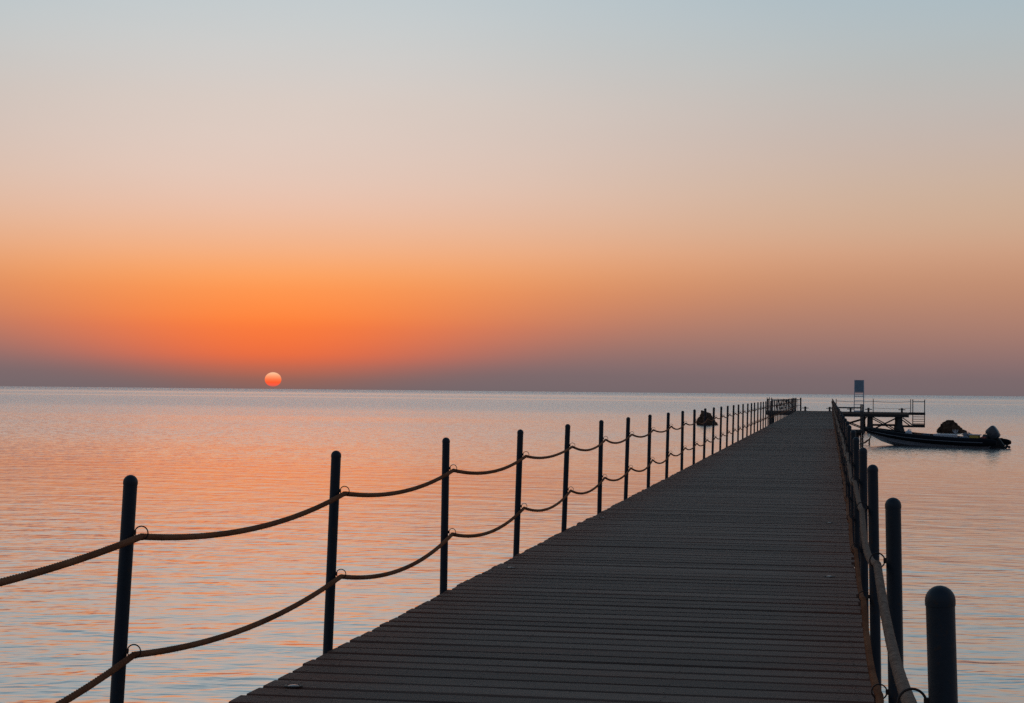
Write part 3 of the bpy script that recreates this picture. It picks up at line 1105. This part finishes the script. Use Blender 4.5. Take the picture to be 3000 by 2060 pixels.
jug = MB()
jug.lathe([(0.16, 0.0), (0.20, 0.03), (0.21, 0.25), (0.19, 0.32), (0.10, 0.37), (0.045, 0.38), (0.045, 0.42)], 16)
jug.tube([(0.10, 0, 0.34), (0.16, 0, 0.42), (0.05, 0, 0.46), (-0.06, 0, 0.40)], 0.018, 8)
o = jug.build('plastic_jug', M_white, None, True, 40)
o.location = in_boat((5.65, 0.35, 0.60))
tag(o, 'whitish plastic jug standing forward in the moored boat', 'jug')
coil = MB()
for k in range(4):
    rr_ = 0.26 - 0.025 * k
    coil.tube([(rr_ * math.cos(2 * PI * j / 20), rr_ * math.sin(2 * PI * j / 20), 0.03 + 0.04 * k) for j in range(21)], 0.024, 8, False)
o = coil.build('rope_coil', M_rope, None, True, 60)
o.location = in_boat((5.10, 0.25, 0.62))
tag(o, 'low coil of rope beside the white jug in the moored boat', 'rope')
cb = empty('cool_box', in_boat((4.35, 0.62, 0.42)), (0, 0, BANG + 0.1))
tag(cb, 'small blue box amidships in the moored boat', 'box')
MB().box((0, 0, 0.17), (0.42, 0.32, 0.34), None, 0.02).build('body', M_navy, cb)
MB().box((0, 0, 0.365), (0.44, 0.34, 0.045), None, 0.012).build('lid', M_blue, cb)
yb = empty('fuel_crate', in_boat((1.05, 0.82, 0.52)), (0, 0, BANG))
tag(yb, 'yellow crate with pale lid near the stern of the moored boat', 'crate')
MB().box((0, 0, 0.13), (0.56, 0.36, 0.26), None, 0.02).build('body', M_yellow, yb)
MB().box((-0.02, 0, 0.295), (0.70, 0.40, 0.06), None, 0.02).build('lid', M_white, yb)
rc = empty('fuel_can', in_boat((0.48, 0.82, 0.50)), (0, 0, BANG))
tag(rc, 'small red fuel can beside the outboard motor in the moored boat', 'can')
MB().box((0, 0, 0.11), (0.26, 0.22, 0.22), None, 0.03).build('body', M_red, rc)
MB().lathe([(0.035, 0.22), (0.035, 0.27), (0.02, 0.28)], 10).build('filler_cap', M_dark, rc, True)
gr = MB()
gr.bar((0, 0, 0), (0, 0, 0.55), 0.022)
for k in range(4):
    a = PI / 2 * k + 0.4
    gr.tube([(0, 0, 0.34), (0.10 * math.cos(a), 0.10 * math.sin(a), 0.36), (0.17 * math.cos(a), 0.17 * math.sin(a), 0.46), (0.18 * math.cos(a), 0.18 * math.sin(a), 0.56)],
            [0.018, 0.018, 0.016, 0.006], 6)
o = gr.build('grapnel_anchor', M_white, None, True, 50)
o.location = in_boat((2.55, 0.3, 0.55))
tag(o, 'pale grapnel anchor standing upright amidships in the moored boat', 'anchor')

for (x_, y_, z_, sx_, sy_, sz_, m_, nm, lab, cat) in (
        (6.55, 0.10, 0.76, 0.50, 0.42, 0.20, M_tube, 'gear_bag', 'low black gear bag on the foredeck of the moored boat', 'bag'),
        (2.0, -0.25, 0.66, 0.55, 0.45, 0.22, M_stripe, 'gear_bag', 'grey slumped bag on the bench nearest the motor in the moored boat', 'bag'),
        (1.75, 0.70, 0.50, 0.30, 0.26, 0.22, M_blue, 'tackle_box', 'pale blue box between the bench and the yellow crate in the boat', 'box'),
        (0.75, -0.30, 0.40, 0.55, 0.50, 0.42, M_dark, 'gear_bag', 'dark bulky bag in front of the outboard motor in the boat', 'bag')):
    bag = MB()
    vs_, fs_ = [], []
    rnd = random.Random(int(x_ * 100))
    for j in range(7):
        ph = PI * j / 6
        for k in range(14):
            th = 2 * PI * k / 14
            ex = 0.6 if nm == 'gear_bag' else 0.22
            rr_ = max(math.sin(ph), 0.02) ** (0.5 if nm == 'gear_bag' else 0.2)
            cx, cy = math.cos(th), math.sin(th)
            jit = 1 + (rnd.uniform(-0.12, 0.12) if nm == 'gear_bag' else 0)
            vs_.append((sx_ / 2 * rr_ * math.copysign(abs(cx) ** ex, cx) * jit, sy_ / 2 * rr_ * math.copysign(abs(cy) ** ex, cy) * jit,
                        sz_ / 2 * (1 - math.cos(ph)) * (jit if 0 < j < 6 else 1)))
    for j in range(6):
        for k in range(14):
            a, b_ = j * 14 + k, j * 14 + (k + 1) % 14
            fs_.append((a, b_, b_ + 14, a + 14))
    fs_ += [tuple(range(13, -1, -1)), tuple(range(84, 98))]
    bag.add(vs_, fs_)
    if nm == 'gear_bag':
        bag.tube([(-sx_ * 0.3, 0, sz_ * 0.85), (-sx_ * 0.15, 0, sz_ * 1.25), (sx_ * 0.15, 0, sz_ * 1.25), (sx_ * 0.3, 0, sz_ * 0.85)], 0.02, 6)
    else:
        bag.tube([(-sx_ * 0.25, 0, sz_ * 0.97), (-sx_ * 0.25, 0, sz_ * 1.2), (sx_ * 0.25, 0, sz_ * 1.2), (sx_ * 0.25, 0, sz_ * 0.97)], 0.014, 6)
    o = bag.build(nm, m_, None, True, 50)
    o.location = in_boat((x_, y_, z_))
    o.rotation_euler = (0, 0, BANG + 0.15)
    tag(o, lab, cat)

# bow line hanging slack into the water
bow = in_boat((8.35, 0.1, 0.78))
bl = MB()
e1 = bow + Vector((-0.12, -0.1, -0.42))
bl.tube([bow, bow.lerp(e1, 0.5) + Vector((0.03, 0, 0)), e1, e1 + Vector((-0.28, -0.1, -0.22)), e1 + Vector((-0.62, -0.2, -0.36))], [0.02, 0.022, 0.045, 0.055, 0.03], 8)
bl.tube([e1, e1 + Vector((-0.02, 0, -0.25)), e1 + Vector((0.02, 0, -0.60))], [0.03, 0.05, 0.03], 8)
o = bl.build('bow_line', M_rope, None, True, 60)
tag(o, 'frayed mooring line hanging from the bow of the boat into the water', 'rope')
